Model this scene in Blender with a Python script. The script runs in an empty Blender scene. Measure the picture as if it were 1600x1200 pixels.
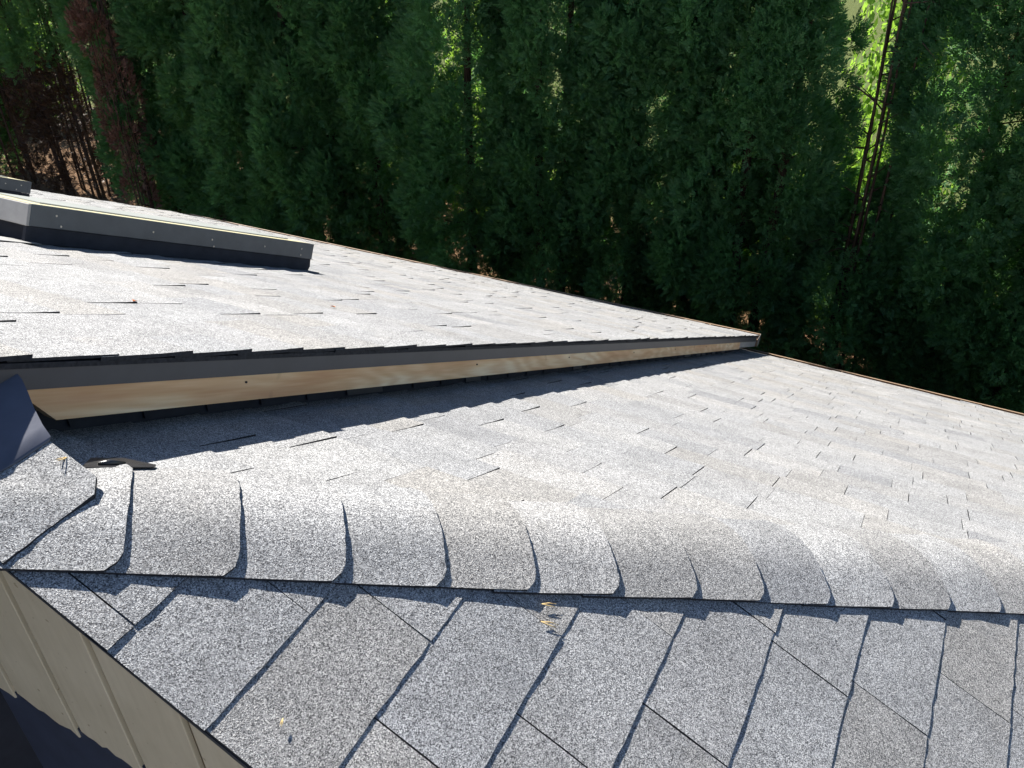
import bpy, bmesh, math, random
import numpy as np
from mathutils import Vector, Matrix

random.seed(7)
RNG = np.random.default_rng(11)
scene = bpy.context.scene
COL = scene.collection

# ------------------------------------------------------------------ camera
CAM = np.array([-0.801, -1.146, 1.117])
YAW, PIT, ROLL, FPX = math.radians(28.47), math.radians(34.80), math.radians(-1.357), 1382.6
_f = np.array([math.cos(YAW)*math.cos(PIT), math.sin(YAW)*math.cos(PIT), -math.sin(PIT)])
_r = np.array([math.sin(YAW), -math.cos(YAW), 0.0]); _u = np.cross(_r, _f)
R_ = _r*math.cos(ROLL)+_u*math.sin(ROLL); U_ = -_r*math.sin(ROLL)+_u*math.cos(ROLL)
cd = bpy.data.cameras.new('camera'); cam = bpy.data.objects.new('camera', cd); COL.objects.link(cam)
cam.matrix_world = Matrix(((R_[0], U_[0], -_f[0], CAM[0]), (R_[1], U_[1], -_f[1], CAM[1]), (R_[2], U_[2], -_f[2], CAM[2]), (0, 0, 0, 1)))
cd.sensor_width = 36; cd.lens = FPX/1600*36; cd.clip_start = 0.02; cd.clip_end = 2000
scene.camera = cam

# ------------------------------------------------------------------ light
SUN = Vector((0.298, 0.662, 0.687)).normalized()
w = bpy.data.worlds.new('World'); scene.world = w; w.use_nodes = True
nt = w.node_tree; bg = nt.nodes['Background']
sky = nt.nodes.new('ShaderNodeTexSky'); sky.sky_type = 'NISHITA'; sky.sun_disc = False; sky.air_density = 0.65; sky.dust_density = 0.25; sky.ozone_density = 1.0; sky.altitude = 150
sky.sun_elevation = math.asin(SUN.z); sky.sun_rotation = math.atan2(SUN.x, SUN.y)
nt.links.new(sky.outputs[0], bg.inputs[0]); bg.inputs[1].default_value = 0.076
sl = bpy.data.lights.new('sun', 'SUN'); sl.energy = 5.0; sl.angle = math.radians(0.53); sl.color = (1, 0.955, 0.89)
so = bpy.data.objects.new('sun', sl); COL.objects.link(so); so.rotation_euler = SUN.to_track_quat('Z', 'Y').to_euler(); so.location = (10, 20, 25)
scene.view_settings.view_transform = 'Standard'; scene.view_settings.look = 'None'
scene.view_settings.exposure = 1.46; scene.view_settings.gamma = 1.0
scene.view_settings.use_curve_mapping = False

# ------------------------------------------------------------------ helpers
def obj(name, me, parent=None, mat=None):
    o = bpy.data.objects.new(name, me); COL.objects.link(o)
    if mat is not None and me is not None and not me.materials: me.materials.append(mat)
    if parent is not None: o.parent = parent
    return o

def tag(o, label, cat=None, group=None, kind=None):
    if label: o['label'] = label
    if cat: o['category'] = cat
    if group: o['group'] = group
    if kind: o['kind'] = kind
    return o

def mesh(verts, faces, smooth=False, name='m'):
    me = bpy.data.meshes.new(name); me.from_pydata([tuple(map(float, v)) for v in verts], [], faces)
    me.update()
    if smooth: me.polygons.foreach_set('use_smooth', [True]*len(me.polygons))
    return me

def fast_quads(V, F4, name='m'):
    me = bpy.data.meshes.new(name); n = len(F4)
    me.vertices.add(len(V)); me.vertices.foreach_set('co', V.astype(np.float32).ravel())
    me.loops.add(n*4); me.loops.foreach_set('vertex_index', F4.astype(np.int32).ravel())
    me.polygons.add(n); me.polygons.foreach_set('loop_start', np.arange(0, n*4, 4, dtype=np.int32))
    me.polygons.foreach_set('loop_total', np.full(n, 4, dtype=np.int32))
    me.update(calc_edges=True); return me

BOXF = [(0, 3, 2, 1), (4, 5, 6, 7), (0, 1, 5, 4), (1, 2, 6, 5), (2, 3, 7, 6), (3, 0, 4, 7)]
def box8(P): return mesh(P, BOXF)
def boxv(x0, x1, y0, y1, z0, z1):
    return [(x0, y0, z0), (x1, y0, z0), (x1, y1, z0), (x0, y1, z0), (x0, y0, z1), (x1, y0, z1), (x1, y1, z1), (x0, y1, z1)]
def bevel(me, d, seg=2):
    bm = bmesh.new(); bm.from_mesh(me)
    bmesh.ops.bevel(bm, geom=bm.edges[:], offset=d, segments=seg, affect='EDGES', profile=0.5)
    bm.to_mesh(me); bm.free(); return me
def prism(poly, vec):
    """polygon (3D points, planar) extruded by vec"""
    n = len(poly); vec = np.array(vec, float); a = [np.array(p, float) for p in poly]
    me = mesh(a+[p+vec for p in a], [tuple(range(n))[::-1], tuple(range(n, 2*n))]+[(i, (i+1) % n, n+(i+1) % n, n+i) for i in range(n)])
    bm = bmesh.new(); bm.from_mesh(me); bmesh.ops.recalc_face_normals(bm, faces=bm.faces[:]); bm.to_mesh(me); bm.free()
    return me
def tube(pts, rad, n=8):
    pts = [Vector(p) for p in pts]; V = []; F = []
    for i, p in enumerate(pts):
        t = (pts[min(i+1, len(pts)-1)]-pts[max(i-1, 0)]).normalized()
        a = t.orthogonal().normalized(); b = t.cross(a)
        for k in range(n):
            an = 2*math.pi*k/n; V.append(p+(a*math.cos(an)+b*math.sin(an))*rad[i])
    for i in range(len(pts)-1):
        for k in range(n): F.append((i*n+k, i*n+(k+1) % n, (i+1)*n+(k+1) % n, (i+1)*n+k))
    F.append(tuple(range(n))[::-1]); F.append(tuple(range((len(pts)-1)*n, len(pts)*n)))
    return V, F

# ------------------------------------------------------------------ materials
class NT:
    def __init__(s, name):
        s.m = bpy.data.materials.new(name); s.m.use_nodes = True; s.t = s.m.node_tree
        s.b = s.t.nodes['Principled BSDF']; s.out = s.t.nodes['Material Output']
    def n(s, typ, **kw):
        nd = s.t.nodes.new('ShaderNode'+typ)
        for k, v in kw.items():
            if k.startswith('i_'):
                key = k[2:]; nd.inputs[int(key) if key.isdigit() else key].default_value = v
            else: setattr(nd, k, v)
        return nd
    def l(s, a, b): s.t.links.new(a, b)
    def ramp(s, fac, stops, interp='LINEAR'):
        r = s.n('ValToRGB'); r.color_ramp.interpolation = interp; e = r.color_ramp.elements
        while len(e) < len(stops): e.new(0.5)
        for el, (p, c) in zip(e, stops): el.position = p; el.color = (*c, 1) if len(c) == 3 else c
        s.l(fac, r.inputs[0]); return r.outputs[0]
    def math(s, op, a, b=None, c=None):
        nd = s.n('Math', operation=op)
        for i, v in enumerate((a, b, c)):
            if v is None: continue
            if isinstance(v, (int, float)): nd.inputs[i].default_value = v
            else: s.l(v, nd.inputs[i])
        return nd.outputs[0]
    def mix(s, fac, a, b, typ='MIX'):
        nd = s.n('Mix', data_type='RGBA', blend_type=typ)
        for sock, v in ((nd.inputs[0], fac), (nd.inputs[6], a), (nd.inputs[7], b)):
            if isinstance(v, (int, float)): sock.default_value = v
            elif isinstance(v, tuple): sock.default_value = (*v, 1)
            else: s.l(v, sock)
        return nd.outputs[2]
    def noise(s, vec, scale, detail=2, rough=.5):
        nd = s.n('TexNoise'); nd.inputs['Scale'].default_value = scale; nd.inputs['Detail'].default_value = detail; nd.inputs['Roughness'].default_value = rough
        if vec is not None: s.l(vec, nd.inputs['Vector'])
        return nd.outputs[0]
    def bump(s, hgt, strength, dist):
        nd = s.n('Bump'); nd.inputs['Strength'].default_value = strength; nd.inputs['Distance'].default_value = dist
        s.l(hgt, nd.inputs['Height']); s.l(nd.outputs[0], s.b.inputs['Normal'])
    def base(s, c, rough=.6, spec=.4, metal=0):
        if isinstance(c, tuple): s.b.inputs['Base Color'].default_value = (*c, 1)
        else: s.l(c, s.b.inputs['Base Color'])
        s.b.inputs['Roughness'].default_value = rough; s.b.inputs['Specular IOR Level'].default_value = spec; s.b.inputs['Metallic'].default_value = metal
        return s.m

def mat_shingle():
    m = NT('granules')
    tc = m.n('TexCoord'); oi = m.n('ObjectInfo'); ge = m.n('NewGeometry')
    rnd = m.math('FRACT', m.math('ADD', oi.outputs['Random'], ge.outputs['Random Per Island']))
    off = m.n('VectorMath', operation='ADD'); m.l(tc.outputs['Object'], off.inputs[0])
    cb = m.n('CombineXYZ'); k = m.math('MULTIPLY', oi.outputs['Random'], 37.0)
    m.l(k, cb.inputs[0]); m.l(k, cb.inputs[1]); m.l(cb.outputs[0], off.inputs[1]); P = off.outputs[0]
    v1 = m.n('TexVoronoi', i_Scale=560.0); m.l(P, v1.inputs['Vector'])
    sx = m.n('SeparateColor'); m.l(v1.outputs['Color'], sx.inputs[0])
    gran = m.ramp(sx.outputs[0], [(0, (.014, .015, .017)), (.17, (.040, .041, .044)), (.31, (.17, .172, .176)), (.70, (.315, .315, .314)), (1, (.64, .635, .62))])
    v2 = m.n('TexVoronoi', i_Scale=210.0); m.l(P, v2.inputs['Vector'])
    s2 = m.n('SeparateColor'); m.l(v2.outputs['Color'], s2.inputs[0])
    gran = m.mix(.16, gran, m.ramp(s2.outputs[1], [(0, (.08, .082, .09)), (.5, (.21, .21, .215)), (1, (.42, .415, .40))]))
    big = m.noise(P, 5.0, 3, .6); mid = m.noise(P, 26.0, 2, .6)
    val = m.math('MULTIPLY', m.math('ADD', .62, m.math('MULTIPLY', big, .55)), m.math('ADD', .8, m.math('MULTIPLY', mid, .4)))
    tone = m.ramp(rnd, [(0, (.80, .81, .83)), (.15, (.94, .95, .96)), (.4, (1.06, 1.06, 1.05)), (.6, (1.0, 1.0, 1.0)), (.75, (.90, .89, .87)), (.88, (1.0, .97, .92)), (1, (1.10, 1.09, 1.07))])
    c = m.mix(1.0, gran, tone, 'MULTIPLY')
    vv = m.n('CombineColor'); [m.l(val, vv.inputs[i]) for i in range(3)]
    c = m.mix(1.0, c, vv.outputs[0], 'MULTIPLY')
    # a few warm rust stained blotches
    st = m.ramp(m.noise(P, 3.1, 4, .6), [(.62, (0, 0, 0)), (.75, (1, 1, 1))])
    c = m.mix(m.math('MULTIPLY', st, .2), c, m.mix(1.0, c, (1.05, .93, .78), 'MULTIPLY'))
    m.base(c, .82, .35); m.bump(m.math('ADD', v1.outputs['Distance'], m.math('MULTIPLY', s2.outputs[0], .4)), .5, .0016)
    return m.m
def mat_edge():       # asphalt edge / felt
    m = NT('asphalt_black'); tc = m.n('TexCoord'); f = m.noise(tc.outputs['Object'], 120, 3)
    c = m.ramp(f, [(.3, (.010, .011, .014)), (.7, (.03, .031, .036))]); m.base(c, .75, .3); m.bump(f, .4, .003); return m.m
def mat_wood():
    m = NT('raw_fir'); tc = m.n('TexCoord'); ro = m.n('Mapping'); m.l(tc.outputs['Object'], ro.inputs[0]); ro.inputs['Rotation'].default_value = (0, -.5017, 0)
    mp = m.n('Mapping'); m.l(ro.outputs[0], mp.inputs[0]); mp.inputs['Scale'].default_value = (1.0, 1.0, 9.0)
    w = m.noise(mp.outputs[0], 1.6, 3, .55); w2 = m.n('TexWave', wave_type='RINGS', rings_direction='Y'); m.l(mp.outputs[0], w2.inputs['Vector'])
    w2.inputs['Scale'].default_value = 1.6; w2.inputs['Distortion'].default_value = 12; w2.inputs['Detail'].default_value = 3; w2.inputs['Detail Scale'].default_value = .8
    c = m.ramp(w, [(.30, (.52, .24, .10)), (.43, (.68, .40, .20)), (.55, (.78, .56, .32)), (.70, (.85, .70, .47))])
    c = m.mix(m.math('MULTIPLY', w2.outputs[0], .55), c, (.56, .30, .13))
    kn = m.ramp(m.noise(tc.outputs['Object'], 7.0, 2), [(.70, (1, 1, 1)), (.76, (.55, .45, .4))])
    c = m.mix(1.0, c, kn, 'MULTIPLY')
    fine = m.n('Mapping'); m.l(ro.outputs[0], fine.inputs[0]); fine.inputs['Scale'].default_value = (6, 6, 160)
    g = m.noise(fine.outputs[0], 1.0, 3); c = m.mix(.25, c, m.ramp(g, [(.3, (.58, .38, .20)), (.7, (.80, .63, .42))]))
    m.base(c, .7, .3); m.bump(g, .15, .002); return m.m
def mat_paint(name, col, rough=.55, var=.15, scale=9, metal=0, spec=.4, bump=.06):
    m = NT(name); tc = m.n('TexCoord'); f = m.noise(tc.outputs['Object'], scale, 5, .65)
    lo = tuple(c*(1-var) for c in col); hi = tuple(min(1, c*(1+var)) for c in col)
    c = m.ramp(f, [(.3, lo), (.7, hi)]); m.base(c, rough, spec, metal)
    g = m.noise(tc.outputs['Object'], scale*14, 2); m.bump(g, bump, .002); return m.m
def mat_siding():
    m = NT('taupe_siding'); tc = m.n('TexCoord'); P = tc.outputs['Object']
    mp = m.n('Mapping'); m.l(P, mp.inputs[0]); mp.inputs['Scale'].default_value = (30, 30, 3)
    f = m.noise(P, 7, 4, .6); g = m.noise(mp.outputs[0], 2.0, 4, .6)
    c = m.ramp(f, [(.3, (.55, .47, .32)), (.7, (.65, .565, .40))])
    c = m.mix(.3, c, m.ramp(g, [(.3, (.50, .43, .29)), (.7, (.68, .60, .44))]))
    sp = m.ramp(m.noise(P, 60, 2, .5), [(.70, (1, 1, 1)), (.76, (.45, .38, .3))]); c = m.mix(.7, c, m.mix(1.0, c, sp, 'MULTIPLY'))
    m.base(c, .75, .25); m.bump(g, .25, .003); return m.m
def mat_leaf(name, stops, trans, tcol, rough=.55):
    m = NT(name); ge = m.n('NewGeometry'); oi = m.n('ObjectInfo'); tc = m.n('TexCoord')
    r = m.math('FRACT', m.math('ADD', ge.outputs['Random Per Island'], 0.0))
    f = m.math('ADD', m.math('MULTIPLY', r, .45), m.math('MULTIPLY', m.math('SUBTRACT', m.noise(tc.outputs['Object'], 2.2, 3), .2), .9))
    c = m.ramp(f, stops); m.base(c, rough, .25)
    tr = m.n('BsdfTranslucent'); tr.inputs[0].default_value = (*tcol, 1); mx = m.n('MixShader'); mx.inputs[0].default_value = trans
    m.l(m.b.outputs[0], mx.inputs[1]); m.l(tr.outputs[0], mx.inputs[2]); m.l(mx.outputs[0], m.out.inputs['Surface']); return m.m
def mat_bark():
    m = NT('bark'); tc = m.n('TexCoord'); mp = m.n('Mapping'); m.l(tc.outputs['Object'], mp.inputs[0]); mp.inputs['Scale'].default_value = (1, 1, .12)
    f = m.noise(mp.outputs[0], 30, 4); c = m.ramp(f, [(.3, (.035, .022, .015)), (.7, (.13, .085, .058))]); m.base(c, .9, .15); m.bump(f, .6, .01); return m.m
def mat_ground():
    m = NT('garden_floor'); tc = m.n('TexCoord'); P = tc.outputs['Object']
    f = m.noise(P, 1.2, 5, .65); g = m.noise(P, 22, 4, .7); se = m.n('SeparateXYZ'); m.l(P, se.inputs[0])
    duff = m.ramp(g, [(.3, (.05, .028, .016)), (.5, (.12, .07, .038)), (.72, (.26, .16, .085))])
    gr = m.ramp(g, [(.3, (.045, .06, .018)), (.7, (.13, .15, .05))])
    k = m.math('ADD', m.math('MULTIPLY', f, 5.0), m.math('SUBTRACT', se.outputs[0], 18.2))
    kk = m.ramp(k, [(0, (0, 0, 0)), (1, (1, 1, 1))])
    c = m.mix(kk, duff, gr); m.base(c, .95, .1); m.bump(g, .8, .04); return m.m

M = dict(sh=mat_shingle(), edge=mat_edge(), wood=mat_wood(), siding=mat_siding(), bark=mat_bark(), ground=mat_ground(),
         drip=mat_paint('charcoal_drip_metal', (.045, .048, .055), .45, .12, 6, 0, .5),
         flash=mat_paint('slate_blue_flashing', (.072, .078, .102), .42, .18, 8, .35, .5),
         tar=mat_paint('black_tar_sheet', (.022, .021, .021), .28, .3, 30, 0, .6, .5),
         gal=mat_paint('galvanised', (.30, .30, .29), .5, .2, 14, .3, .5),
         skym=mat_paint('skylight_metal', (.085, .095, .105), .42, .14, 10, .2, .5),
         skyend=mat_paint('skylight_end_metal', (.33, .315, .29), .5, .12, 14, .1, .4),
         skytop=mat_paint('pale_wood_top', (.44, .40, .25), .6, .12, 7, 0, .3),
         glass=mat_paint('skylight_glass', (.42, .44, .42), .25, .08, 5, 0, .5, .02),
         groove=mat_paint('groove_brown', (.28, .215, .14), .8, .2, 10, 0, .2),
         navy=mat_paint('dark_membrane', (.035, .045, .075), .6, .2, 12, 0, .4, .2),
         under=mat_paint('dark_underlayment', (.030, .032, .040), .8, .25, 10, 0, .2),
         gut=mat_paint('brown_gutter', (.25, .175, .115), .5, .12, 5, 0, .4),
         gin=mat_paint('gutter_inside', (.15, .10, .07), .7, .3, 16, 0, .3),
         screw=mat_paint('bright_screw', (.50, .48, .44), .3, .1, 30, .6, .5),
         wall=mat_paint('pale_stucco', (.52, .48, .41), .85, .06, 5, 0, .2),
         leafdry=mat_paint('dry_leaf', (.50, .17, .06), .7, .25, 60, 0, .2), needle=mat_paint('dry_needle', (.62, .45, .20), .7, .2, 60, 0, .2),
         thuja=mat_leaf('conifer_scale', [(.10, (.042, .108, .050)), (.40, (.080, .180, .080)), (.70, (.120, .24, .100)), (1, (.17, .30, .12))], .5, (.17, .39, .09)),
         rust=mat_leaf('dead_conifer', [(.2, (.09, .042, .028)), (.6, (.20, .10, .066)), (1, (.34, .19, .13))], .15, (.22, .10, .06)),
         twig=mat_leaf('dry_twigs', [(.2, (.030, .016, .010)), (.6, (.075, .04, .022)), (1, (.14, .085, .045))], .1, (.12, .06, .03)),
         lime=mat_leaf('sunlit_shrub', [(.2, (.07, .15, .02)), (.6, (.13, .24, .035)), (1, (.22, .34, .06))], .5, (.30, .50, .06)))

# ------------------------------------------------------------------ dimensions
T1, T2 = 0.5485, 0.5096
A1, A2 = math.atan(T1), math.atan(T2)
EX = 0.2074
XR, XG, XG2 = -0.278, 7.52, 7.58
HU, YR, YE, TY = 0.2145, 0.377, 8.8, 0.022
D1 = np.array([math.cos(A1), 0, -math.sin(A1)]); N1 = np.array([math.sin(A1), 0, math.cos(A1)]); E1 = np.array([0, -1., 0])   # down slope, normal, along course
D2 = np.array([0, -math.cos(A2), -math.sin(A2)]); N2 = np.array([0, -math.sin(A2), math.cos(A2)]); E2 = np.array([1., 0, 0])
TH = 0.0036
SINK = 0.014      # the shingle butt top lies on the nominal plane, the deck below it
def hip_y(x): return -x*T1/T2

# ground and the two wings
ground = obj('ground', mesh([(-300, -300, -7), (500, -300, -7), (500, 500, -7), (-300, 500, -7)], [(0, 1, 2, 3)]), None, M['ground'])
ground['kind'] = 'structure'
bounce_slab = obj('bounce_slab', box8(boxv(-14, XR-.05, -14, 14, -6.996, -6.9)), None, mat_paint('bounce_slab_pale', (.46, .44, .40), .85, .12, 2, 0, .2)); bounce_slab['kind'] = 'structure'  # unseen pale slab, added to bounce sunlight up onto the taupe siding

def empty(name, loc):
    o = bpy.data.objects.new(name, None); COL.objects.link(o); o.location = loc; o.empty_display_size = .2; return o
lower = tag(empty('house_wing', (0, 0, 0)), 'lower house wing in front, grey shingled hip roof over taupe grooved siding', 'house wing', 'house wings')
upper = tag(empty('house_wing', (0, 0, 0)), 'higher house wing at left, shingled roof with skylights and raw wooden fascia', 'house wing', 'house wings')

# ------------------------------------------------------------------ shingles
def slab_arrays(wd, dn, th, segs, jag, lift0, lift1, rng, tail=0.05):
    """local frame: x along the course, y down slope, z normal. butt at y=0, top of the butt at z=0."""
    xs = np.linspace(0, wd, segs+1); tilt = TH/dn; L = dn+tail
    V = []; F = []
    rows = 3
    ys = [0.0, -dn*.45, -L]
    for j in range(rows):
        for i, x in enumerate(xs):
            y = ys[j]+(rng.normal(0, jag) if j == 0 else 0); l = (lift0+(lift1-lift0)*x/wd)*(1 if j == 0 else .35 if j == 1 else 0)
            xx = x+(rng.normal(0, jag) if i in (0, segs) and j < 2 else 0)
            V.append((xx, y, y*tilt+l+(rng.normal(0, jag*.5) if j < 2 else 0)))
    n = segs+1
    for j in range(rows-1):
        for i in range(segs): F.append((j*n+i, j*n+i+1, (j+1)*n+i+1, (j+1)*n+i))
    top = len(F)
    b = len(V)
    for j in (0, 2):
        for i, x in enumerate(xs):
            v = V[j*n+i]; V.append((v[0], v[1], v[2]-th-max(0, (lift0+lift1)*.5 if j == 0 else 0)*0))
    for i in range(segs): F.append((i, b+i, b+i+1, i+1))
    F.append((0, n, 2*n, b+n, b)); F.append((segs, b+segs, b+n+segs, 2*n+segs, n+segs))
    F.append(tuple(range(b, b+n))+tuple(range(b+2*n-1, b+n-1, -1)))
    return V, F, top
def set_mats(me, top):
    me.materials.append(M['sh']); me.materials.append(M['edge'])
    me.polygons.foreach_set('material_index', [0 if i < top else 1 for i in range(len(me.polygons))]); me.update()

def frame(o3, ex, ey, ez): return Matrix(((ex[0], ey[0], ez[0], o3[0]), (ex[1], ey[1], ez[1], o3[1]), (ex[2], ey[2], ez[2], o3[2]), (0, 0, 0, 1)))

def clip_mesh(me, mw, planes):
    bm = bmesh.new(); bm.from_mesh(me); inv = mw.inverted()
    for co, no in planes:
        c = inv @ Vector(co); nn = (inv.to_3x3() @ Vector(no)).normalized()
        g = bmesh.ops.bisect_plane(bm, geom=bm.verts[:]+bm.edges[:]+bm.faces[:], plane_co=c, plane_no=nn, clear_outer=True)
        eds = [e for e in g['geom_cut'] if isinstance(e, bmesh.types.BMEdge)]
        if eds:
            r = bmesh.ops.holes_fill(bm, edges=eds, sides=0)
            for f_ in r['faces']: f_.material_index = 1
    n = len(bm.faces)
    out = bpy.data.meshes.new('shingle'); bm.to_mesh(out); bm.free()
    if n: out.materials.append(M['sh']); out.materials.append(M['edge'])
    return out if n else None

proto = {}
def proto_slab(wd, th, segs, l0, l1, key):
    k = (round(wd, 3), round(th, 4), segs, l0, l1, key)
    if k not in proto:
        rng = np.random.default_rng(abs(hash(k)) % 10000 if False else int(wd*1000)*7+int(th*1e4)*13+int(l0*1e4)*3+int(l1*1e4)*5+key)
        V, F, top = slab_arrays(wd, EX, th, segs, .0007 if segs < 10 else .0009, l0, l1, rng)
        me = mesh(V, F); set_mats(me, top); proto[k] = me
    return proto[k]

def project(p):
    d = np.asarray(p, float)-CAM; z = d@_f
    if z < .05: return None
    return (800+FPX*(d@R_)/z, 600-FPX*(d@U_)/z, z)

def lay(deck, tabs, ex, ey, ez, limit, planes_fn, segs, far_name):
    """tabs: list of (origin3, width, th, l0, l1, key). the ones that show largest become objects, the rest one mesh."""
    sc = []
    for i, (o3, wd, th, l0, l1, key) in enumerate(tabs):
        c = o3+ex*wd*.5-ey*EX*.5; q = project(c); area = 0
        if q and -60 < q[0] < 1660 and -60 < q[1] < 1260:
            v = CAM-c; dist = np.linalg.norm(v); area = wd*EX*abs(v@ez)/dist/dist**2
        sc.append(area)
    order = sorted(range(len(tabs)), key=lambda i: -sc[i]); near = set(i for i in order[:limit] if sc[i] > 0)
    FV = []; FF = []; FM = []
    for i, (o3, wd, th, l0, l1, key) in enumerate(tabs):
        mw = frame(o3, ex, ey, ez); me = proto_slab(wd, th, segs if i in near else 2, l0, l1, key)
        pl = planes_fn(o3, wd)
        if pl: me = clip_mesh(me, mw, pl)
        if me is None or len(me.polygons) == 0: continue
        if i in near:
            o = obj('shingle', me, deck); o.matrix_world = mw
        else:
            b = len(FV)
            for v in me.vertices: FV.append(mw @ v.co)
            for p in me.polygons: FF.append(tuple(b+k for k in p.vertices)); FM.append(p.material_index)
    if FV:
        me = mesh(FV, FF); me.materials.append(M['sh']); me.materials.append(M['edge']); me.polygons.foreach_set('material_index', FM); me.update()
        o = obj(far_name, me, deck); o['kind'] = 'stuff'

CW = 0.10    # shingles run this close under the hip caps
hd = np.array([1, -T1/T2, -T1]); hd /= np.linalg.norm(hd)
hn = np.array([hd[1], -hd[0], 0]); hn /= np.linalg.norm(hn)     # horizontal, towards P2 (-x,-y)
if hn[1] > 0: hn = -hn

# --- lower wing, near slope (faces the camera's right)
deck2 = obj('near_roof_slope', prism([np.array(p)-N2*SINK for p in [(XR, hip_y(XR), hip_y(XR)*T2), (XR, -8.35, -8.35*T2), (7.76, -8.35, -8.35*T2)]], -N2*.02), lower, M['under'])
tag(deck2, 'near roof slope with wide tabs running down beside the wall')
rs = random.Random(3)
tabs = []
Y0 = -0.104; TW = 0.376
joints = {0: -.231, 1: -.019, 2: .090, 3: -.093, 4: .461, 5: .279, 6: .632, 7: .684, 8: .887, 9: .938}
for k in range(-2, 40):
    yb = Y0-k*EX*math.cos(A2)
    if yb < -8.3: break
    xmax = -(yb-EX)*T2/T1+.1
    j0 = joints.get(k, rs.uniform(0, TW)); j0 = j0-TW*math.ceil((j0-XR)/TW)
    x = j0
    while x < xmax:
        th = rs.choice([.0042, .0048, .0054]); l0 = rs.choice([-.0008, 0, .0008]); l1 = rs.choice([-.0008, 0, .001])
        tabs.append((np.array([x+.0013, yb, yb*T2]), TW-.0026, th, l0, l1, rs.randint(0, 3)))
        x += TW
def pl2(o3, wd):
    pl = []
    if o3[0] < XR-.006: pl.append(((XR-.010, 0, 0), (-1, 0, 0)))
    # hip: keep the P2 side
    if (o3[1]+EX*1.3)+0 > hip_y(o3[0]+wd)-.02 or True:
        far = max(np.dot(hn, o3+E2*a-D2*b) for a in (0, wd) for b in (0, 0)); near_ = min(np.dot(hn, o3+E2*a-D2*b) for a in (0, wd) for b in (0, EX+.06))
        if near_ < CW*.5: pl.append((hn*.03, -hn))
    return pl
lay(deck2, tabs, E2, D2, N2, 95, pl2, 12, 'shingle_field')

# --- lower wing, far slope (falls away to the gutter)
deck1 = obj('far_roof_slope', prism([np.array(p)-N1*SINK for p in [(XR, hip_y(XR), -XR*T1), (XR, YR+.5, -XR*T1), (XG, YR+.5, -XG*T1), (XG, hip_y(XG), -XG*T1)]], -N1*.02), lower, M['under'])
tag(deck1, 'long roof slope falling away to the brown gutter below the hedge')
tabs = []
rs = random.Random(5)
A0 = 0.065/math.cos(A1)-EX*3     # a course butt where the shadow edge first steps
def ragged(rs):
    return rs.choice([.20, .24, .28, .31, .36, .376])
k = 0
while True:
    a = A0+k*EX; k += 1
    if a*math.cos(A1) > XG+.03: a = (XG+.03)/math.cos(A1); last = True
    else: last = False
    x = a*math.cos(A1)
    if x > XR+.05:
        ymin = hip_y(x)-.1; y = YR+.35; pr = rs.random() < .5
        while y > ymin:
            wd = ragged(rs); t = rs.random(); pr = not pr if rs.random() < .92 else pr; t = .6+.4*t if pr else .4*t
            th = .0046 if t < .5 else .0080; l = 0 if t < .5 else .0036
            if t > .985: l = .008
            l1 = l if rs.random() < .8 else max(0, l-.003)
            tabs.append((np.array([x, y, -x*T1]), wd-.0025, th, l, l1, rs.randint(0, 4)))
            y -= wd
    if last: break
def pl1(o3, wd):
    pl = []
    if o3[0]-EX < XR: pl.append(((XR-.004, 0, 0), (-1, 0, 0)))
    mx = max(np.dot(hn, o3+E1*a-D1*b) for a in (0, wd) for b in (0, EX+.06))
    if mx > -CW*.8: pl.append((-hn*.065, hn))
    return pl
lay(deck1, tabs, E1, D1, N1, 205, pl1, 6, 'shingle_field')

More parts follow.
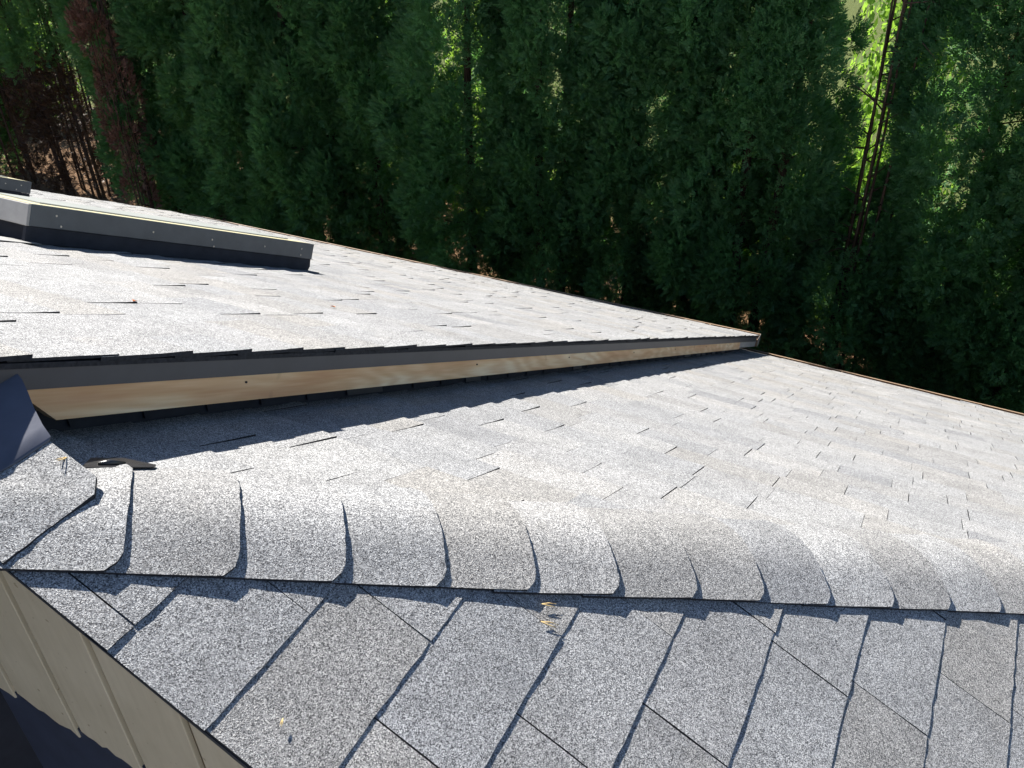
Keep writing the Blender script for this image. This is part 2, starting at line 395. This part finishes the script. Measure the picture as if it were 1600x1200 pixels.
# --- hip caps
def cap_mesh(dirv, s1, s2, sideL, sideR, wL, wR, rad, lift0, lift1, th, cham, rng, jag=.0007):
    """draped cap. origin on the hip line. sideL/sideR: unit vectors lying in each slope, across the hip."""
    nu = 22; nv = 9; us = np.concatenate([np.linspace(-wL, -rad, 5)[:-1], np.linspace(-rad, rad, nu-8), np.linspace(rad, wR, 5)[1:]])
    up = -(sideL+sideR); up /= np.linalg.norm(up)
    nL = np.cross(dirv, sideL); nL = nL if nL@up > 0 else -nL
    nR = np.cross(dirv, sideR); nR = nR if nR@up > 0 else -nR
    def prof(u):
        if u <= -rad: return sideL*(-u), nL
        if u >= rad: return sideR*u, nR
        t = (u+rad)/(2*rad); p = sideL*rad*(1-t)**2+sideR*rad*t**2
        n = nL*(1-t)+nR*t; return p, n/np.linalg.norm(n)
    V = []; F = []; n = len(us)
    vs = np.linspace(0, 1, nv)
    for vi, v in enumerate(vs):
        s = s1+(s2-s1)*v; lf = lift0+(lift1-lift0)*v**2.0
        for u in us:
            # chamfered corners on the exposed end
            e = min(u+wL, wR-u); pull = max(0, cham-e)*(1 if vi == nv-1 else 0)
            p, nn = prof(u); V.append(p+dirv*(s-pull+(rng.normal(0, jag) if vi == nv-1 else 0))+nn*lf)
    for j in range(nv-1):
        for i in range(n-1): F.append((j*n+i, j*n+i+1, (j+1)*n+i+1, (j+1)*n+i))
    top = len(F); b = len(V)
    for vi, v in enumerate(vs):
        s = s1+(s2-s1)*v; lf = lift0+(lift1-lift0)*v**2.0-th
        for i, u in enumerate(us):
            p, nn = prof(u); V.append(np.array(V[vi*n+i])-nn*th)
    for j in range(nv-1):
        for i in range(n-1): F.append((b+j*n+i, b+(j+1)*n+i, b+(j+1)*n+i+1, b+j*n+i+1))
    for i in range(n-1):
        F.append(((nv-1)*n+i, (nv-1)*n+i+1, b+(nv-1)*n+i+1, b+(nv-1)*n+i)); F.append((i, b+i, b+i+1, i+1))
    for j in range(nv-1):
        F.append((j*n, (j+1)*n, b+(j+1)*n, b+j*n)); F.append((j*n+n-1, b+j*n+n-1, b+(j+1)*n+n-1, (j+1)*n+n-1))
    me = mesh(V, F, True); bm = bmesh.new(); bm.from_mesh(me); bmesh.ops.recalc_face_normals(bm, faces=bm.faces[:]); bm.to_mesh(me); bm.free()
    set_mats(me, top)
    me.set_sharp_from_angle(angle=math.radians(40))
    return me
S2v = np.cross(hd, N2); S2v /= np.linalg.norm(S2v); S2v = S2v if S2v[1] < 0 else -S2v
S1v = np.cross(hd, N1); S1v /= np.linalg.norm(S1v); S1v = S1v if S1v[1] > 0 else -S1v
hipbed = []
hip = obj('hip', prism([S2v*.11+hd*-.25-N2*.004, S1v*.11+hd*-.25-N1*.004, S1v*.11+hd*12-N1*.004, S2v*.11+hd*12-N2*.004][:4], (0, 0, .006)), lower, M['under'])
tag(hip, 'row of overlapping cap shingles draped along the hip')
CAPS = .2006; capvar = [cap_mesh(hd, -CAPS-.10, 0, S2v, S1v,   .160, .160, .085, .0048, .0150, .0080, .026, np.random.default_rng(20+i)) for i in range(5)]
for k in range(0, 58):
    s = -.089+k*CAPS+random.uniform(-.006, .006)
    o = obj('cap_shingle', capvar[k % 5], hip); o.matrix_world = Matrix.Translation(Vector(hd*s+np.array([0, 0, random.uniform(-.001, .0015)]))) @ Matrix.Rotation(math.radians(random.uniform(-.9, .9)), 4, 'Z')
# ridge cap closing the top of the wall
def roof_z(x, y):
    a_, b_ = -x*T1, y*T2; h_ = max(.03-abs(a_-b_), 0)/.03; return min(a_, b_)-h_*h_*.03*.25
def sheet(grid, th, name, mats, jag=0):
    """grid[j][i] of 3D points, closed below at thickness th"""
    ny, nx = len(grid), len(grid[0]); V = [p for r in grid for p in r]; F = []
    for j in range(ny-1):
        for i in range(nx-1): F.append((j*nx+i, j*nx+i+1, (j+1)*nx+i+1, (j+1)*nx+i))
    top = len(F); b_ = len(V); V += [(x, y, z-th) for x, y, z in V]
    for i in range(nx-1): F.append((i, b_+i, b_+i+1, i+1)); F.append(((ny-1)*nx+i+1, b_+(ny-1)*nx+i+1, b_+(ny-1)*nx+i, (ny-1)*nx+i))
    for j in range(ny-1): F.append(((j+1)*nx, b_+(j+1)*nx, b_+j*nx, j*nx)); F.append((j*nx+nx-1, b_+j*nx+nx-1, b_+(j+1)*nx+nx-1, (j+1)*nx+nx-1))
    for j in range(ny-1):
        for i in range(nx-1): F.append((b_+(j+1)*nx+i, b_+(j+1)*nx+i+1, b_+j*nx+i+1, b_+j*nx+i))
    me = mesh(V, F, True, name)
    for m_ in mats: me.materials.append(m_)
    me.polygons.foreach_set('material_index', [0 if i < top else len(mats)-1 for i in range(len(F))]); me.set_sharp_from_angle(angle=math.radians(40)); return me
rr_ = np.random.default_rng(60); grid = []
for j, y in enumerate((.093, .106, .120, .14, .165, .19, .215, .24, .30)):
    xr_ = -.102+.030*min(1, (y-.093)/.027)+.006*max(0, y-.12)/.12
    lf = .020+.006*min(1, (y-.093)/.03)+.040*max(0, y-.12)/.12
    grid.append([(x, y+(rr_.normal(0, .0007) if j == 0 else 0), max(roof_z(x, y)+.0125, .060+.33*(y-.093))) for x in np.linspace(XR-.012, xr_, 16)])
o = obj('cap_shingle', sheet(grid, .009, 'cap', [M['sh'], M['edge']]), hip); tag(o, 'flat cap closing the ridge above the taupe wall')
grid = [[(x, y, max(min(roof_z(x, y), .150)+.0125, .060+.33*(y-.093))+c) for x in np.linspace(XR-.05, xr_, 8)] for y, c, xr_ in ((.233, .003, -.068), (.236, .006, -.060), (.262, .009, -.052), (.30, .012, -.035), (.335, .016, -.016), (.36, .022, -.004), (.40, .030, .004))]
o = obj('ridge_flashing', sheet(grid, .0025, 'flashing', [M['flash'], M['flash']]), lower); tag(o, 'bent slate blue metal flashing over the ridge')

# --- lower wing walls
wallx = XR+.012
wl = obj('wall', prism([(wallx+.012, 3.2, -7), (wallx+.012, -8.0, -7), (wallx+.012, -8.0, -8.0*T2-.06), (wallx+.012, .22, .22*T2-.05), (wallx+.012, 3.2, .06)], (.12, 0, 0)), lower, M['groove'])
tag(wl, 'shaded wall of grooved taupe siding boards')
GR = [.181, -.005, -.205]
edges = [.181+.195*i for i in range(14, 0, -1)]+GR+[-.205-.195*i for i in range(1, 16)]
rs = random.Random(2)
for a, b in zip(edges[:-1], edges[1:]):
    y1, y0 = a-.010, b+.010
    topz = lambda y: min(y*T2, -XR*T1-.01)-.018
    bot = -.515 if y1 > -.75 else -9
    P = []
    n = 9
    for i in range(n+1):
        t = i/n; y = y1+(y0-y1)*t
        bz = bot+rs.uniform(-.006, .012)-.03*t+.02 if bot > -5 else -2.0
        P.append((wallx, y, min(bz, topz(y)-.05)))
    if topz(y0) < bot-.05: continue
    if y0 < .2 < y1: P += [(wallx, y0, topz(y0)), (wallx, y1, topz(y1))]
    else: P += [(wallx, y0, topz(y0)), (wallx, y1, topz(y1))]
    obj('siding_board', bevel(prism(P, (.0115, 0, 0)), .0015, 1), wl, M['siding'])
memb = obj('wall_membrane', mesh([], []), lower, M['navy'])
me = box8(boxv(wallx+.004, wallx+.0117, -1.05, 3.15, -2.4, -.50)); me.materials.append(M['navy']); memb.data = me
tag(memb, 'dark navy membrane below the ragged siding bottoms')
# dark rake edge under the near slope
ra = np.array([XR-.006, hip_y(XR), hip_y(XR)*T2])-N2*.0165; rb = np.array([XR-.006, -8.3, -8.3*T2])-N2*.0165
obj('rake_edge', prism([ra, rb, rb-N2*.010, ra-N2*.010], (.03, 0, 0)), lower, M['drip'])
# far walls down to the ground
obj('wall', box8(boxv(XG-.55, XG-.43, -7.9, YR+.04, -7, -(XG-.5)*T1-.09)), lower, M['wall'])
# gutter
def gutter(parent, x, z, y0, y1, step, tilt=0.0):
    prof = [(.0, -.012), (.0, -.10), (.075, -.105), (.105, -.055), (.112, -.012), (.112, .0), (.098, .0), (.098, -.008), (.106, -.012), (.100, -.052), (.072, -.100), (.004, -.095), (.004, -.012)]
    me = prism([(x+a, y0, z+b) for a, b in prof], (0, y1-y0, (y1-y0)*tilt)); g = obj('gutter', me, parent, M['gut'])
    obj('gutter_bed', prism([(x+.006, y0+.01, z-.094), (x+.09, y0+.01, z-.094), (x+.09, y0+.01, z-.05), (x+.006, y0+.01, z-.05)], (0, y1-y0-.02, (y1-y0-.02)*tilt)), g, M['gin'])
    obj('end_cap', prism([(x+a, y0-.003, z+b) for a, b in [(0, -.012), (0, -.10), (.075, -.105), (.105, -.055), (.112, 0.0), (0, 0)]], (0, .003, 0)), g, M['screw'])
    y = y0+.55
    while y < y1:
        zz = z+(y-y0)*tilt; obj('hanger', box8(boxv(x+.004, x+.104, y, y+.016, zz-.012, zz-.004)), g, M['gut']); y += step
    return g
tag(gutter(lower, XG+.012, -XG*T1-.045, -8.0, YR+.3, 2.3), 'brown gutter along the foot of the lower far slope')
# flashing at the top of the far slope
fl = prism([(-.045, .205, .034), (.060, .142, -.020), (.072, .150, -.026), (.050, .215, -.016), (.0, .24, .012)], (0, 0, .003))
fl2 = obj('flashing', fl, lower, M['tar']); tag(fl2, 'small glossy black flashing sheet by the ridge cap')
V, F = tube([(-.012, .203, .023), (.008, .196, .013), (.03, .182, .0)], [.003, .007, .003], 8)
obj('sealant', mesh(V, F, True), fl2, M['tar'])
# ------------------------------------------------------------------ upper wing
UR = -1.9     # its ridge
def up(x, y, d=0.0): return np.array([x, y, HU-x*T1-TY*(y-YR)])+N1*d
EU = np.array([0, -1., TY]); EU /= np.linalg.norm(EU); NU = np.cross(EU, D1); NU = NU if NU[2] > 0 else -NU; DU = np.cross(NU, EU); DU = DU if DU[0] > 0 else -DU
deckU = obj('roof_slope', prism([up(UR, YR+.01, -SINK), up(XG2, YR+.01, -SINK), up(XG2, YE, -SINK), up(UR, YE, -SINK)], -N1*.02), upper, M['under'])
tag(deckU, 'higher roof slope around the skylights, nearly white in the sun')
tabs = []
rs = random.Random(9)
k = 0; last = False
while not last:
    a = (UR+.12)/math.cos(A1)+k*EX; k += 1; x = a*math.cos(A1)
    if x > XG2+.02: x = XG2+.02; last = True
    y = YR-.012+rs.choice([0, -.002, .004])
    first = True; pr = rs.random() < .5
    while y < YE:
        wd = ragged(rs)
        if first: wd = rs.uniform(.15, .42)
        t = rs.random(); pr = not pr if rs.random() < .92 else pr; t = .6+.4*t if pr else .4*t; th = .0065 if t < .45 else .0105; l = 0 if t < .45 else .0048
        if first and rs.random() < .35: l += .004
        tabs.append((up(x, y+wd), wd-.0025, th, l, max(0, l-rs.choice([0, 0, .003])), rs.randint(0, 4)))
        y += wd; first = False
lay(deckU, tabs, EU, DU, NU, 290, lambda o, w_: None, 6, 'shingle_field')
back = obj('back_roof_slope', prism([(UR, YR+.01, HU-UR*T1-.016), (UR-3.2, YR+.01, HU-UR*T1-.016-3.2*T1), (UR-3.2, YE, HU-UR*T1-.016-3.2*T1), (UR, YE, HU-UR*T1-.016)], (0, 0, .02)), upper, M['sh'])
# starter strip, drip edge, fascia along the rake
def rake_bar(name, x0, x1, d0, d1, y0, y1, mat, seg=1):
    a = [up(x0, y0, d0), up(x1, y0, d0), up(x1, y0, d1), up(x0, y0, d1)]
    return obj(name, prism(a, (0, y1-y0, 0)), upper, mat)
rake_bar('starter_strip', UR, XG2, -.024, -.0125, YR-.006, YR+.2, M['edge'])
rake_bar('drip_edge', UR, XG2-.01, -.068, -.0245, YR-.004, YR+.03, M['drip'])
zf = lambda x: HU-x*T1
fb = prism([(-.030, YR+.002, zf(-.03)-.048), (6.75, YR+.002, zf(6.75)-.048), (6.75, YR+.002, zf(6.75)-.158), (.040, YR+.002, zf(.04)-.158), (.012, YR+.002, zf(.012)-.118), (-.012, YR+.002, zf(-.012)-.085), (-.028, YR+.002, zf(-.028)-.062)], (0, .035, 0))
fb = obj('fascia_board', fb, upper, M['wood']); tag(fb, 'raw knotty wooden fascia board under the dark drip edge')
for x, dz in ((.98, -.11), (1.02, -.115), (2.35, -.12), (3.9, -.11)):
    pass
for x in (.55, 1.72, 2.62, 3.6, 4.5, 5.4, 6.2):
    V, F = tube([(x, YR+.003, zf(x)-.10), (x, YR-.0015, zf(x)-.10)], [.003, .003], 8); obj('nail', mesh(V, F), fb, M['edge'])
fe = rake_bar('fascia_end', 6.755, XG2+.01, -.125, -.0245, YR+.0025, YR+.035, M['gal'])
# recessed gable wall with step flashing
gw = obj('gable_wall', prism([(UR+.05, YR+.075, -7), (XG2-.45, YR+.075, -7), (XG2-.45, YR+.075, zf(XG2-.45)-.045), (UR+.05, YR+.075, zf(UR+.05)-.045)], (0, .14, 0)), upper, M['under'])  # dark wall colour stands in for the shade under the rake
rs = random.Random(12)
k = 0
while True:
    x = .10+k*EX*math.cos(A1); k += 1
    if x > 6.7: break
    wdt = rs.uniform(.11, .19); hh = rs.uniform(.06, .10)
    P = [(x, YR+.067, -x*T1+.008), (x+wdt, YR+.067, -(x+wdt)*T1+.008), (x+wdt, YR+.067, -(x+wdt)*T1+hh), (x, YR+.067, -x*T1+hh)]
    o = obj('step_flashing', prism(P, (0, .004, 0)), upper and gw, M['under'] if rs.random() < .75 else M['drip'])
obj('wall', box8(boxv(XG2-.58, XG2-.46, YR+.26, YE-.3, -7, zf(XG2-.5)-.38)), upper, M['wall'])
g2 = gutter(upper, XG2+.012, zf(XG2)-.05, YR-.01, YE, 2.3, -TY); tag(g2, 'brown gutter along the foot of the higher roof')

# skylights
def skylight(x0, x1, y0, y1, label, screws):
    root = obj('skylight', prism([up(x0+.03, y0+.03, -.004), up(x1-.03, y0+.03, -.004), up(x1-.03, y1-.03, -.004), up(x0+.03, y1-.03, -.004)], N1*.11), upper, M['under']); tag(root, label)
    z0, z1 = .078, .176
    def bar(nm, a0, a1, b0, b1, mat):
        P = [up(a0, b0, 0), up(a1, b0, 0), up(a1, b1, 0), up(a0, b1, 0)]
        return obj(nm, bevel(prism([p+N1*z0 for p in P], N1*(z1-z0)), .003, 2), root, mat)
    bar('side_frame', x0+.001, x1, y0, y0+.045, M['skym']); bar('side_frame', x0+.001, x1, y1-.045, y1, M['skym'])
    bar('head_frame', x0-.012, x0, y0-.002, y1+.002, M['skyend']); bar('sill_frame', x1+.0005, x1+.03, y0+.002, y1-.002, M['skym'])
    P = [up(x0+.002, y0+.006, z1+.0005), up(x1-.002, y0+.006, z1+.0005), up(x1-.002, y1-.006, z1+.0005), up(x0+.002, y1-.006, z1+.0005)]
    obj('top_board', prism([p-N1*.004 for p in P], N1*.0055), root, M['skytop'])
    P = [up(x0+.10, y0+.10, z1+.0025), up(x1-.10, y0+.10, z1+.0025), up(x1-.10, y1-.10, z1+.0025), up(x0+.10, y1-.10, z1+.0025)]
    obj('pane', prism(P, N1*.006), root, M['glass'])
    for (fx, d) in screws:
        x = x0+(x1-x0)*fx; c = up(x, y0, z0+(z1-z0)*d); V, F = tube([c+np.array([0, .004, 0]), c-np.array([0, .003, 0])], [.0052, .0052], 8); obj('screw', mesh(V, F), root, M['screw'])
    obj('foot_flashing', prism([up(x0-.004, y0+.010, .003), up(x1+.024, y0+.010, .003), up(x1+.034, y0+.010, .03), up(x1+.028, y0+.010, z0-.002), up(x0-.004, y0+.010, z0-.002)], (0, .019, 0)), root, M['under'])
    P = [up(x0-.22, y0-.045, .006), up(x0+.035, y0-.045, .006), up(x0+.035, y0+.05, .006), up(x0-.22, y0+.3, .006)]
    o = obj('corner_flashing', prism(P, N1*.002), root, M['gal'])
    return root
skylight(1.37, 3.12, 2.483, 3.05, 'nearer skylight with dark metal side and pale top', [(.065, .62), (.08, .15), (.35, .45), (.56, .45), (.57, .08), (.78, .45), (.955, .6), (.955, .2)])
skylight(1.70, 3.44, 5.75, 6.5, 'farther skylight at the left edge of the photo', [(.9, .55), (.97, .6), (.95, .2)])

# ------------------------------------------------------------------ hedge
def crown_mesh(seed, h0, h1, rmax, fine_top, nclump, leaves, big=1.0):
    g = np.random.default_rng(seed); C = []; Rc = []
    for i in range(nclump):
        z = h0+(h1-h0)*g.random()**1.05; f_ = (z-h0)/(h1-h0)
        R = rmax*(min(1, .55+f_*3.2))*(1-max(0, f_-.25)**1.5*.85)
        a = g.random()*2*math.pi; lump = 1+.16*math.sin(3*a+z*1.7+seed)+.10*math.sin(5*a-z*2.9)
        r = R*lump*(.66+.44*g.random()**.7)
        C.append((r*math.cos(a), r*math.sin(a), z)); Rc.append(g.uniform(.20, .44)*(1 if z < fine_top else 1.5))
    C = np.array(C); Rc = np.array(Rc)
    K = 8; ns = leaves//K
    wts = Rc**2*np.where(C[:, 2] < fine_top, 1.0, .35); wts /= wts.sum()
    idx = g.choice(nclump, ns, p=wts)
    unit = lambda a: a/np.maximum(1e-6, np.linalg.norm(a, axis=-1))[..., None]
    out = C[idx].copy(); out[:, 2] = 0; out = unit(out)
    d = unit(unit(g.normal(size=(ns, 3)))+out*.8+np.array([0, 0, .35]))
    rr = Rc[idx]*(.62+.38*g.random(ns)**.6)
    P = C[idx]+d*rr[:, None]*np.array([1, 1, 1.2])
    ax = unit(d+out*.3+np.array([0, 0, .45])+g.normal(size=(ns, 3))*.32)           # spray axis: outwards and up
    pn = unit(np.cross(ax, g.normal(size=(ns, 3))+np.cross(out, np.array([0, 0, 1.]))*.2)); sd = np.cross(ax, pn)
    cs = np.where(P[:, 2] < fine_top, 1.0, 1.9)*big; L = g.uniform(.08, .145, ns)*cs
    V = np.empty((ns, K, 4, 3))
    for k in range(K):
        t = k/(K-1); sg = 1 if k % 2 else -1
        o_ = P+ax*(L*(t-.55))[:, None]; ang = (.85-.6*t)*sg if k < K-1 else 0
        q = ax*math.cos(ang)+sd*math.sin(ang)+pn*g.normal(0, .18, ns)[:, None]; q = unit(q)
        wv = np.cross(q, pn); ln = L*(.62-.22*t); wd = ln*.20
        V[:, k, 0] = o_; V[:, k, 2] = o_+q*ln[:, None]; mid = o_+q*(ln*.55)[:, None]+pn*(ln*.06)[:, None]
        V[:, k, 1] = mid-wv*wd[:, None]; V[:, k, 3] = mid+wv*wd[:, None]
    return fast_quads(V.reshape(-1, 3), np.arange(ns*K*4).reshape(-1, 4), 'crown')
def stem_mesh(seed, H, n_stem, limb_from, limb_to, nl, r0=.085):
    g = random.Random(seed); V = []; F = []
    def add(v, f):
        b = len(V); V.extend(v); F.extend(tuple(b+k for k in q) for q in f)
    for s in range(n_stem):
        a = g.uniform(0, 6.28); bx, by = (0, 0) if n_stem == 1 else (.22*math.cos(a), .22*math.sin(a)); tx, ty = bx*2.2+g.uniform(-.15, .15), by*2.2+g.uniform(-.15, .15)
        pts = [(bx+(tx-bx)*t+g.uniform(-.02, .02), by+(ty-by)*t+g.uniform(-.02, .02), H*t-.05) for t in (0, .12, .25, .4, .6, .8, 1)]
        add(*tube(pts, [r0*k for k in (1.25, 1, .9, .75, .5, .3, .06)], 7))
        for i in range(nl):
            z = g.uniform(limb_from, limb_to); t = z/H; a = g.uniform(0, 6.28); L = g.uniform(.25, .85); up_ = g.uniform(-.25, .5); cx, cy = bx+(tx-bx)*t, by+(ty-by)*t
            add(*tube([(cx, cy, z), (cx+math.cos(a)*L*.5, cy+math.sin(a)*L*.5, z+up_*.2+.06), (cx+math.cos(a+.25)*L, cy+math.sin(a+.25)*L, z+up_)], [.013, .008, .002], 5))
    return mesh(V, F, True)
crowns = [crown_mesh(101+i, .25, 10.5, .92, 6.4, 430, 280000) for i in range(2)]
crown_bare = crown_mesh(131, 3.2, 10.5, .85, 6.0, 240, 110000)
crown_short = crown_mesh(151, .2, 2.7, .95, 6, 110, 65000)
crown_rust = crown_mesh(141, .8, 7.5, .40, 7.5, 90, 34000)
stems = [stem_mesh(61+i, 9.6, 1+i % 2, .6, 6, 40) for i in range(3)]
stem_bare = stem_mesh(71, 9.6, 9, .4, 6.5, 9, .024)
twigs = crown_mesh(161, .1, 3.0, .8, 6, 70, 16000)
for me in crowns+[crown_bare, crown_short]: me.materials.append(M['thuja'])
crown_rust.materials.append(M['rust']); twigs.materials.append(M['twig'])
for me in stems+[stem_bare]: me.materials.append(M['bark'])
def on_x(px, py, X):
    d = _f*FPX+R_*(px-800)-U_*(py-600); t = (X-CAM[0])/d[0]; return CAM+d*t
spots = [(-70, 'n', 'conifer beyond the left edge of the photo'), (-15, 'b', 'conifer with bare lower stems at the far left edge'), (62, 'b', 'conifer with thin bare stems, light showing between them'),
         (108, 'b', 'conifer with bare stems next to the rust brown dead one'), (172, 'r', 'rust brown dead conifer near the left end of the hedge'), (238, 'n', 'green conifer right beside the rust brown dead one'), (312, 'n', 'conifer second to the right of the dead brown one'),
         (395, 'n', 'conifer third to the right of the dead brown one'), (482, 'n', 'conifer rising behind the lower end of the near skylight'), (572, 'n', 'conifer left of the first bright slit in the hedge'),
         (722, 'n', 'conifer right of the first bright slit in the hedge'), (862, 'n', 'conifer left of the broad middle of the hedge'), (1000, 'n', 'conifer just left of the higher roof corner'),
         (1102, 'n', 'conifer straight behind the corner of the higher roof'), (1218, 'n', 'conifer left of the wide bright gap in the hedge'), (1410, 'g', 'short conifer with bare upper stems in the wide bright gap'),
         (1585, 'n', 'conifer right of the wide bright gap in the hedge'), (1740, 'n', 'conifer cut by the right edge of the photo'), (1850, 'n', 'conifer beyond the right edge of the photo')]
rs = random.Random(31); ni = 0
for px, kd, lab in spots:
    X = 12.0+rs.uniform(-.22, .22)-(1.1 if kd == 'r' else 0); p = on_x(px, 120, X)
    t = empty('conifer_tree', (p[0], p[1], -7)); t.rotation_euler = (rs.uniform(-.02, .02), rs.uniform(-.02, .02), rs.uniform(0, 6.28)); s = rs.uniform(.93, 1.08); t.scale = (s, s, rs.uniform(.95, 1.05)) if kd != 'r' else (.62, .62, 1)
    tag(t, lab, 'tree', 'columnar conifers of the hedge')
    if kd == 'n': obj('crown', crowns[ni % 2], t); obj('trunk', stems[ni % 3], t); ni += 1
    elif kd == 'g': obj('crown', crown_short, t); obj('trunk', stem_bare, t)
    elif kd == 'b': obj('crown', crown_bare, t); obj('trunk', stem_bare, t); tag(obj('dead_branches', twigs, t), 'dry brown lower twigs')
    else: c = obj('crown', crown_rust, t); tag(c, 'dead rust brown foliage'); obj('trunk', stem_bare, t)

# shrubs in full sun behind the hedge
def shrub_mesh(seed, n, R, H):
    g = np.random.default_rng(seed); d = g.normal(size=(n, 3)); d[:, 2] = abs(d[:, 2]); d /= np.linalg.norm(d, axis=1)[:, None]
    lump = 1+.22*np.sin(d[:, 0]*7+seed)*np.sin(d[:, 1]*6)+.12*np.sin(d[:, 2]*11)
    P = d*(R*(.55+.45*g.random(n)**.5)*lump)[:, None]; P[:, 2] *= H/R; P[:, 2] += .15
    nrm = d+g.normal(size=(n, 3))*.6; nrm /= np.linalg.norm(nrm, axis=1)[:, None]
    ax = np.cross(nrm, g.normal(size=(n, 3))); ax /= np.linalg.norm(ax, axis=1)[:, None]; sd = np.cross(ax, nrm)
    ln = g.uniform(.07, .13, n); V = np.empty((n, 4, 3)); V[:, 0] = P-ax*ln[:, None]*.5; V[:, 2] = P+ax*ln[:, None]*.5; V[:, 1] = P-sd*ln[:, None]*.28; V[:, 3] = P+sd*ln[:, None]*.28
    return fast_quads(V.reshape(-1, 3), np.arange(n*4).reshape(-1, 4), 'crown')
sm = [shrub_mesh(5, 9000, 1.3, 2.4), shrub_mesh(6, 7000, 1.1, 3.3)]
for me in sm: me.materials.append(M['lime'])
for i, (px, py, X, zs, lab) in enumerate([(60, 190, 15.5, 1.2, 'sunlit lime shrub seen between the bare stems at far left'), (640, 150, 15.5, 1.4, 'sunlit lime shrub glimpsed through the first bright slit'), (15, 150, 16, 1.6, 'tall sunlit lime shrub behind the leftmost bare stems'), (760, 60, 15.5, 1.5, 'sunlit lime shrub glimpsed at the top middle of the hedge'), (830, 230, 15, 1.1, 'sunlit lime shrub glimpsed low in the middle of the hedge'),
                                      (1180, 300, 14.8, 1, 'sunlit lime shrub glimpsed right of the higher roof corner'), (1335, 330, 14.6, 1, 'low sunlit lime shrub seen left of the wide gap'), (1425, 110, 15.0, 1.95, 'tall sunlit lime shrub filling the wide bright gap'), (1590, 380, 15, 1, 'sunlit lime shrub glimpsed at the right edge')]):
    p = on_x(px, py, X); t = empty('shrub', (p[0], p[1], -7)); t.rotation_euler.z = i*1.3; t.scale = (1, 1, zs); tag(t, lab, 'shrub', 'shrubs behind the hedge')
    obj('crown', sm[i % 2], t)
    V, F = tube([(0, 0, -.05), (.05, .02, .5), (.02, .06, 1.4)], [.06, .045, .015], 7); obj('trunk', mesh(V, F, True), t, M['bark'])

# ------------------------------------------------------------------ small litter on the roofs
def on_plane(px, py, n, d0):
    d = _f*FPX+R_*(px-800)-U_*(py-600); n = np.array(n); t = (d0-n@CAM)/(n@d); return CAM+d*t
def leaf(px, py, n, d0, size, lab, ang):
    c = on_plane(px, py, n, d0); nn = np.array(n, float)/np.linalg.norm(n); a = np.cross(nn, (0, 1, .3)); a /= np.linalg.norm(a); b = np.cross(nn, a)
    a, b = a*math.cos(ang)+b*math.sin(ang), b*math.cos(ang)-a*math.sin(ang)
    pts = [(-1, 0, .1), (-.5, .45, .3), (.2, .5, .35), (1, 0, .15), (.2, -.45, .45), (-.5, -.4, .25), (0, 0, .1)]
    V = [(a*p[0]+b*p[1]+nn*p[2])*size for p in pts]; V2 = V+[v-nn*.0008 for v in V]
    F = [(i, (i+1) % 6, 6) for i in range(6)]; F += [(7+(i+1) % 6, 7+i, 13) for i in range(6)]+[(i, 7+i, 7+(i+1) % 6, (i+1) % 6) for i in range(6)]
    o = obj('dead_leaf', mesh(V2, F), None, M['leafdry']); o.location = Vector(c+nn*.004); tag(o, lab, 'leaf', 'dead leaves on the higher roof')
nU = (T1, TY, 1); HP_ = HU+TY*YR
leaf(210, 473, nU, HP_, .016, 'orange dead leaf on the higher roof, left one below the skylight', .4)
leaf(520, 481, nU, HP_, .014, 'orange dead leaf on the higher roof, right of the skylight end', 1.5)
leaf(901, 457, nU, HP_, .05, 'pale dead leaf lying by the higher gutter', 1.0)
def needle(px, py, n, d0, L, ang, lab):
    c = on_plane(px, py, n, d0); nn = np.array(n, float)/np.linalg.norm(n); a = np.cross(nn, (0, 1, .3)); a /= np.linalg.norm(a); b = np.cross(nn, a); q = a*math.cos(ang)+b*math.sin(ang); q2 = np.cross(nn, q)
    V, F = tube([q*L*-.5, q2*L*.06, q*L*.5], [.0009, .0011, .0005], 5)
    V2, F2_ = tube([q*L*-.5, q2*L*-.13+q*L*.05, q*L*.35-q2*L*.18], [.0009, .0010, .0005], 5); k = len(V)
    o = obj('pine_needle', mesh(V+V2, F+[tuple(k+i for i in f) for f in F2_], True), None, M['needle']); o.location = Vector(c+nn*.004); tag(o, lab, 'needle', 'dry needles on the near roof')
nP2 = (0, -T2, 1)
needle(857, 945, nP2, 0.004, .035, 2.3, 'dry pine needle just below the hip caps, upper of two')
needle(858, 975, nP2, 0.004, .040, 2.1, 'dry pine needle on the near tabs, lower of two')
needle(440, 1130, nP2, 0.004, .014, .5, 'short yellow needle fragment near the siding edge')
needle(98, 720, (T1, 0, 1), .045, .032, .2, 'yellow dry needle on the ridge cap at left')
